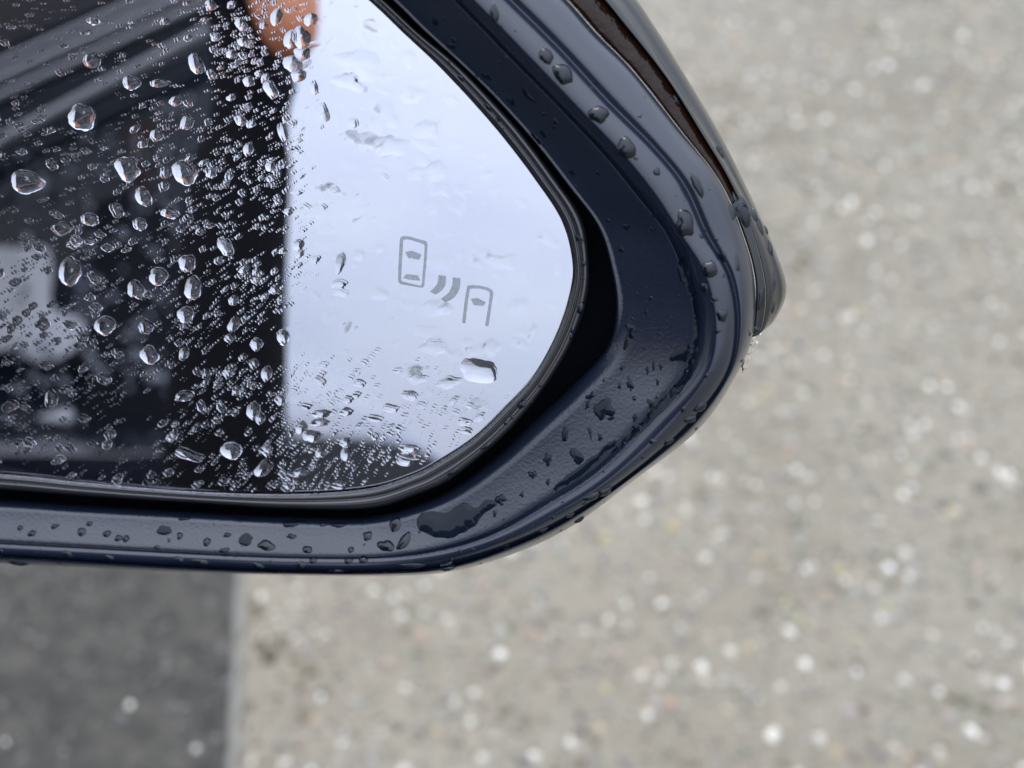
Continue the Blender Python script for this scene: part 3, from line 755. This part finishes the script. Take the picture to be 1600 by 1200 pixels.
solid([(-1500,690),(200,706),(440,690),(444,682),(520,680),(590,684),(650,697),(700,724),(740,760),(800,900),(760,2200),(-1500,2200)], .95, .9, 'body_side', m_body, CAR, CO)
solid([(-60,400),(40,386),(72,388),(80,430),(76,470),(90,490),(124,498),(130,525),(108,552),(70,566),(48,560),(20,545),(-60,540)], 1.18, .03, 'light_patch', m_light_patch, CAR, CO, bevel=.02, sub=3)  # patch of pale sky light at a window, modelled as a slab
solid([(-60,672),(20,662),(70,650),(108,640),(114,664),(134,680),(150,700),(60,702),(-60,690)], 1.18, .03, 'light_patch', m_light_patch, CAR, CO, bevel=.01, sub=3)
solid([(172,718),(205,690),(250,655),(255,660),(212,697),(182,722)], 1.18, .02, 'seat_belt', m_trim, CAR, CO, bevel=0)
solid([(140,330),(150,480),(130,640),(200,700),(290,700),(300,640),(310,480),(290,330),(220,300)], 1.2, .04, 'door_lining', m_dark, CAR, CO, bevel=.02, sub=3)
dv_, df_ = [], []
for (x_, y_) in ((-.40, .22), (-.46, -.05), (-.60, -.45), (-.74, -.86)):
    for (dx_, z_) in ((0, .30), (.035, .45), (.045, .70), (.02, .90), (-.005, .965), (-.045, .965), (-.07, .6), (-.05, .3)):
        dv_.append((x_+dx_, y_, z_))
for i in range(3):
    for k_ in range(8): df_.append((i*8+k_, i*8+(k_+1) % 8, (i+1)*8+(k_+1) % 8, (i+1)*8+k_))
df_ += [tuple(range(8))[::-1], tuple(24+k_ for k_ in range(8))]
mesh_obj('unseen_front_door', dv_, df_, m_body, CAR, origin=CO)  # unseen open door, added to darken what drops and surround reflect
# drops on the car window, out of focus
vv = []; ff = []
bmS = bmesh.new(); bmesh.ops.create_icosphere(bmS, subdivisions=1, radius=1); bmS.verts.index_update()
iv = [v_.co.copy() for v_ in bmS.verts]; iff = [[q.index for q in f_.verts] for f_ in bmS.faces]
m_mist, t, b = material('beaded_rain_on_window', (.30, .32, .35), .25, spec=.5)
for _ in range(150):
    x = random.uniform(0, 330); y = random.uniform(150, 620)
    if y < 130-x*.3+110: continue
    c_ = rp(x, y, 1.17); r = random.uniform(.0015, .006)
    add_geo(vv, ff, [c_+q*r for q in iv], iff)
o = mesh_obj('window_droplets', vv, ff, m_mist, origin=rp(150, 300, 1.17)); tag(o, 'blurred rain beads on the reflected car window', 'droplets', kind='stuff')

# photographer: raised forearm in a black sleeve, hand holding a phone
def refl_path(L_, D): return [rp(x, y, D if not isinstance(D, (list, tuple)) else D[i]) for i, (x, y) in enumerate(L_)]
m_skin, t, b = material('skin', (.68, .27, .13), .45, spec=.4)
b.inputs['Subsurface Weight'].default_value = .15; b.inputs['Subsurface Radius'].default_value = (.01, .004, .002)
noise_bump(t, b, 500, .25, .0006, 3)
m_cloth, t, b = material('black_jacket_cloth', (.006, .006, .008), .9, spec=.2)
noise_bump(t, b, 900, .4, .001, 3)
m_jeans, t, b = material('dark_trousers', (.02, .025, .04), .9, spec=.2)
m_hair, t, b = material('dark_hair', (.02, .013, .009), .6)
def skin_obj(name, chains, mat, parent, sub=2):
    """chains: list of [(point, radius), ...]; a chain may start on a vertex index of the first"""
    me = bpy.data.meshes.new(name); V = []; E = []; R = []
    for ch in chains:
        start, pts_ = ch
        prev = start
        for p, r in pts_:
            V.append(Vector(p)-parent.location); R.append(r); i = len(V)-1
            if prev is not None: E.append((prev, i))
            prev = i
    me.from_pydata([tuple(v_) for v_ in V], E, []); me.materials.append(mat)
    o = bpy.data.objects.new(name, me); COL.objects.link(o); o.parent = parent
    sk = o.modifiers.new('skin', 'SKIN'); sk.use_smooth_shade = True
    sl_ = me.skin_vertices[0].data
    for i, r in enumerate(R): sl_[i].radius = (r, r)
    sl_[0].use_root = True
    ss = o.modifiers.new('sub', 'SUBSURF'); ss.levels = sub; ss.render_levels = sub
    return o
DH = .40
elbow = rp(345, 890, DH+.04); wrist = rp(362, -150, DH+.03)
torso_c = rp(-900, 900, .62)
PX, PY = torso_c.x, torso_c.y
fdir = (Vector((C0.x, C0.y, 0))-Vector((PX, PY, 0))).normalized(); sdir_ = Vector((fdir.y, -fdir.x, 0))   # forward and the person's right
PER = empty('person', (PX, PY, 0)); tag(PER, 'person in a black jacket with one hand raised, reflected in the mirror', 'person')
hip = Vector((PX, PY, .52)); chest = Vector((PX, PY, .90)); neck = Vector((PX, PY, 1.10)); head = Vector((PX, PY, 1.24))+fdir*.02
shR = Vector((PX, PY, 1.00))+sdir_*.18; shL = Vector((PX, PY, 1.00))-sdir_*.18
# hand: palm and five fingers
ux = (rp(460,-100,DH)-rp(400,-100,DH)).normalized(); uy = (rp(400,-200,DH)-rp(400,-100,DH)).normalized(); uz = -RC.normalized()
hand = []
hand.append((None, [(neck-Vector((0, 0, .03)), .055), (neck+Vector((0, 0, .02)), .052), (head-Vector((0, 0, .05))+fdir*.015, .068), (head+Vector((0, 0, .02)), .085), (head+Vector((0, 0, .085)), .06)]))
body = skin_obj('head', hand, m_skin, PER)
hand = [(None, [(wrist-uy*.05, .024), (wrist, .022), (wrist+uy*.03, .028), (wrist+uy*.062, .026)])]
base = 3
for k_, (off, ln) in enumerate([(-.030, .066), (-.010, .074), (.011, .070), (.030, .055)]):
    st_ = wrist+uy*.075+ux*off
    hand.append((base, [(st_, .0105), (st_+uy*ln*.45+uz*.012, .0095), (st_+uy*ln*.62+uz*.034, .0088), (st_+uy*ln*.55+uz*.052, .0078)]))
# thumb comes off the side of the palm and hangs down in front of the sky
th0 = rp(422, -105, DH)
tt0 = rp(438, -50, DH-.015); tt1 = rp(450, 25, DH-.03); tt2 = rp(466, 96, DH-.035)
hand.append((2, [(th0, .020), (tt0, .0185), (tt1, .0165), (tt2, .0095)]))
skin_obj('hand', hand, m_skin, PER)
v, f = tube([elbow+Vector((0, 0, -.05)), elbow, rp(358, 600, DH+.02), rp(366, 420, DH+.02), rp(382, 250, DH+.02), rp(400, 130, DH+.025), rp(392, 50, DH+.03), rp(368, -70, DH+.03)],
            [.028, .032, .029, .0265, .0235, .0205, .019, .017], 20)
sleeve = mesh_obj('sleeve', v, f, m_cloth, PER, origin=PER.location)
v, f = tube([elbow+Vector((0, 0, -.01)), (elbow+shR)*.5+Vector((0, 0, -.03)), shR], [.034, .05, .062], 20)
mesh_obj('sleeve', v, f, m_cloth, PER, origin=PER.location)
skin_obj('jacket', [(None, [(hip, .15), (hip+Vector((0, 0, .2)), .145), (chest, .165), (neck-Vector((0, 0, .07)), .10)]), (2, [(shL, .075), (shL-Vector((0, 0, .28))-sdir_*.04, .055), (shL-Vector((0, 0, .52))-sdir_*.02+fdir*.04, .042)]), (2, [(shR, .075)])], m_cloth, PER)
skin_obj('hand', [(None, [(shL-Vector((0, 0, .54))-sdir_*.02+fdir*.04, .026), (shL-Vector((0, 0, .60))-sdir_*.02+fdir*.05, .034), (shL-Vector((0, 0, .64))+fdir*.055-sdir_*.02, .03)])] +
         [(2, [(shL-Vector((0, 0, .66))+fdir*(.03+.018*q)-sdir_*.02, .010), (shL-Vector((0, 0, .70))+fdir*(.03+.018*q)-sdir_*.015, .009), (shL-Vector((0, 0, .735-.005*abs(q-1)))+fdir*(.03+.018*q), .008)]) for q in range(4)] +
         [(1, [(shL-Vector((0, 0, .62))+fdir*.085-sdir_*.01, .011), (shL-Vector((0, 0, .66))+fdir*.10, .009)])], m_skin, PER)
for sgn in (-1, 1):
    skin_obj('trouser_leg', [(None, [(hip+sdir_*.09*sgn-Vector((0, 0, .02)), .10), (Vector((PX, PY, .50))+sdir_*.10*sgn+fdir*.42, .068), (Vector((PX, PY, .09))+sdir_*.10*sgn+fdir*.40, .055)])], m_jeans, PER)
    skin_obj('shoe', [(None, [(Vector((PX, PY, .05))+sdir_*.10*sgn+fdir*.35, .045), (Vector((PX, PY, .05))+sdir_*.10*sgn+fdir*.46, .042), (Vector((PX, PY, .04))+sdir_*.10*sgn+fdir*.56, .032)])], m_cloth, PER)
skin_obj('hair', [(None, [(head+Vector((0, 0, .03))-fdir*.045, .075), (head+Vector((0, 0, .10))-fdir*.01, .07)])], m_hair, PER)

# ------------------------------------------------------------------ ground
def gp(px, py):
    d = ray(px, py); s = -C0.z/d.z; return C0+d*s
m_ground, t, b = material('wet_exposed_aggregate', (.30, .29, .26), .36, spec=.6)
c = nd(t, 'ShaderNodeTexCoord')
def ramp(t, sock, cols):
    r = nd(t, 'ShaderNodeValToRGB'); e = r.color_ramp.elements
    e[0].position, e[0].color = cols[0][0], (*cols[0][1], 1); e[1].position, e[1].color = cols[-1][0], (*cols[-1][1], 1)
    for p_, c_ in cols[1:-1]:
        q = e.new(p_); q.color = (*c_, 1)
    t.links.new(sock, r.inputs[0]); return r
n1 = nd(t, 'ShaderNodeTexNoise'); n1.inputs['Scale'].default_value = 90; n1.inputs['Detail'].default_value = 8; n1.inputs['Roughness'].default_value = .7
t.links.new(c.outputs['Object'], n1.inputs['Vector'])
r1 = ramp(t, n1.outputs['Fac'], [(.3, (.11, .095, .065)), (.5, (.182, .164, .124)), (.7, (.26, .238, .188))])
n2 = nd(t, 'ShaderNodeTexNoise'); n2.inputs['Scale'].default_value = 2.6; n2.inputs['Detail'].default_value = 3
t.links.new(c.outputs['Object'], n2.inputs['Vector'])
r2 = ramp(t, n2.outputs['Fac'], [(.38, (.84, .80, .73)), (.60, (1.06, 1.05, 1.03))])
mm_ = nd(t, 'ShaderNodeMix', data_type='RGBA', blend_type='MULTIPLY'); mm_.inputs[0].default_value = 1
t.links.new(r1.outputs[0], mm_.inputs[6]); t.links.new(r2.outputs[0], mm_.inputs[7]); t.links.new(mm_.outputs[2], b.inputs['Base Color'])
bu = nd(t, 'ShaderNodeBump'); bu.inputs['Strength'].default_value = .5; bu.inputs['Distance'].default_value = .003
t.links.new(n1.outputs['Fac'], bu.inputs['Height']); t.links.new(bu.outputs[0], b.inputs['Normal'])
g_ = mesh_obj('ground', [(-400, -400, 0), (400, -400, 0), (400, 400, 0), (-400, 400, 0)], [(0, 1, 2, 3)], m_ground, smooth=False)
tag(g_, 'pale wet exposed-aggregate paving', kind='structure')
# pebbles
m_peb, t, b = material('wet_pebbles', (.4, .4, .4), .28, spec=.5)
at = nd(t, 'ShaderNodeAttribute'); at.attribute_name = 'stone'; t.links.new(at.outputs['Color'], b.inputs['Base Color'])
A = gp(384, 905); B = gp(374, 1200)
def edge_x(y): return A.x+(B.x-A.x)*(y-A.y)/(B.y-A.y)
NPB = 30000
xs = rng.uniform(-1.1, 1.25, NPB); ys = rng.uniform(.5, 2.7, NPB)
ex = A.x+(B.x-A.x)*(ys-A.y)/(B.y-A.y)
keep = (xs > ex+.006) | ((rng.random(NPB) < .8) & (xs < ex-.012)); xs, ys = xs[keep], ys[keep]; n = len(xs)
asph = xs < A.x+(B.x-A.x)*(ys-A.y)/(B.y-A.y)
rad = np.clip(rng.lognormal(math.log(.0042), .35, n), .002, .010)
u = rng.random(n)
colr = np.stack([.31+rng.normal(0, .07, n), .30+rng.normal(0, .07, n), .27+rng.normal(0, .06, n)], 1)
gshade = rng.normal(0, .07, (n, 1)); colr = np.clip(.20+.8*gshade+rng.normal(0, .008, (n, 3))+np.array([.016, 0, -.040]), .05, .6)
wh = u < .10; colr[wh] = np.array([.54, .51, .44])+rng.normal(0, .13, (wh.sum(), 1)); colr = np.clip(colr, .04, .8); rad[wh] = rng.uniform(.003, .0068, wh.sum())
tn = (u > .10) & (u < .125); colr[tn] = np.array([.36, .29, .21])+rng.normal(0, .02, (tn.sum(), 3)); rad[tn] = rng.uniform(.005, .008, tn.sum())
dk = (u > .125) & (u < .23); colr[dk] = np.array([.17, .16, .14])
seg = 7
th = np.arange(seg)*2*math.pi/seg
tmpl = [(0, 0, .62)]+[(.62*math.cos(a), .62*math.sin(a), .46) for a in th]+[(math.cos(a+.4), math.sin(a+.4), -.12) for a in th]
tmpl = np.array(tmpl)
tf = [(0, 1+i, 1+(i+1) % seg) for i in range(seg)]+[(1+i, 1+seg+i, 1+(i+1) % seg) for i in range(seg)]+[(1+(i+1) % seg, 1+seg+i, 1+seg+(i+1) % seg) for i in range(seg)]
tf = np.array(tf)
k_ = asph & (u > .006); colr[k_] = np.array([.048, .045, .039])+np.abs(rng.normal(0, .045, (k_.sum(), 1))); rad[asph] *= .75
edge_ = (~asph) & (xs < A.x+(B.x-A.x)*(ys-A.y)/(B.y-A.y)+.05+.03*np.sin(ys*40)) & (u > .06); colr[edge_] *= np.array([.62, .55, .42])   # brown grit along the joint
jit = 1+rng.normal(0, .12, (n, len(tmpl), 3))
co = tmpl[None]*jit*rad[:, None, None]
ang = rng.uniform(0, 6.28, n); asp = rng.uniform(.75, 1.25, n)
cx = co[:, :, 0]*asp[:, None]; cy = co[:, :, 1]/asp[:, None]
X = cx*np.cos(ang)[:, None]-cy*np.sin(ang)[:, None]+xs[:, None]; Y = cx*np.sin(ang)[:, None]+cy*np.cos(ang)[:, None]+ys[:, None]; Z = co[:, :, 2]+np.where(asph, .0075, 0)[:, None]
co = np.stack([X, Y, Z], 2).reshape(-1, 3)
fc = (tf[None]+(np.arange(n)*len(tmpl))[:, None, None]).reshape(-1, 3)
me = bpy.data.meshes.new('pebbles'); me.vertices.add(len(co)); me.vertices.foreach_set('co', co.ravel())
me.loops.add(fc.size); me.loops.foreach_set('vertex_index', fc.ravel().astype(np.int32))
me.polygons.add(len(fc)); me.polygons.foreach_set('loop_start', np.arange(0, fc.size, 3, dtype=np.int32)); me.polygons.foreach_set('loop_total', np.full(len(fc), 3, dtype=np.int32))
me.update(); me.validate(); me.shade_smooth()
ca = me.color_attributes.new('stone', 'FLOAT_COLOR', 'POINT')
cc = np.repeat(np.concatenate([colr, np.ones((n, 1))], 1), len(tmpl), 0); ca.data.foreach_set('color', cc.ravel())
me.materials.append(m_peb); o = bpy.data.objects.new('pebbles', me); COL.objects.link(o)
tag(o, 'small wet pebbles set in the pale paving', 'pebbles', kind='stuff')
# smooth dark asphalt strip beside it, with a thin joint
m_asph, t, b = material('wet_dark_asphalt', (.06, .062, .064), .7, spec=.2)
c = nd(t, 'ShaderNodeTexCoord'); n1 = nd(t, 'ShaderNodeTexNoise'); n1.inputs['Scale'].default_value = 38; n1.inputs['Detail'].default_value = 6
t.links.new(c.outputs['Object'], n1.inputs['Vector'])
r1 = ramp(t, n1.outputs['Fac'], [(.3, (.032, .031, .028)), (.5, (.052, .050, .044)), (.7, (.080, .075, .064))]); t.links.new(r1.outputs[0], b.inputs['Base Color'])
m_joint, t, b = material('grey_joint', (.14, .135, .12), .5)
noise_bump(t, b, 200, .5, .001, 3)
def ground_quad(x_off0, x_off1, z, name, mat, label):
    ys_ = np.concatenate([np.linspace(-6, .4, 8), np.linspace(.45, 2.8, 300), np.linspace(3, 12, 8)])
    V = []; F = []
    def wob(y, k_): return .006*noise.noise(Vector((y*9, k_, 0)))+.004*noise.noise(Vector((y*40, k_, 3)))
    for y in ys_: V += [(edge_x(y)+x_off0+wob(y, 0), y, z), (edge_x(y)+x_off1+wob(y, 0 if x_off1 < -.001 else 5), y, z), (edge_x(y)+x_off1+wob(y, 0 if x_off1 < -.001 else 5), y, -.01)]
    for i in range(len(ys_)-1):
        a = i*3; F += [(a, a+1, a+4, a+3), (a+1, a+2, a+5, a+4)]
    o = mesh_obj(name, V, F, mat, smooth=False); tag(o, label, kind='structure'); return o
ground_quad(-3.0, -.011, .008, 'road', m_asph, 'smooth dark wet asphalt')
ground_quad(-.011, .0, .006, 'road_joint', m_joint, 'thin grey joint between asphalt and pale paving')
print('stations', NL, 'pebbles', n, 'small drops', cnt)
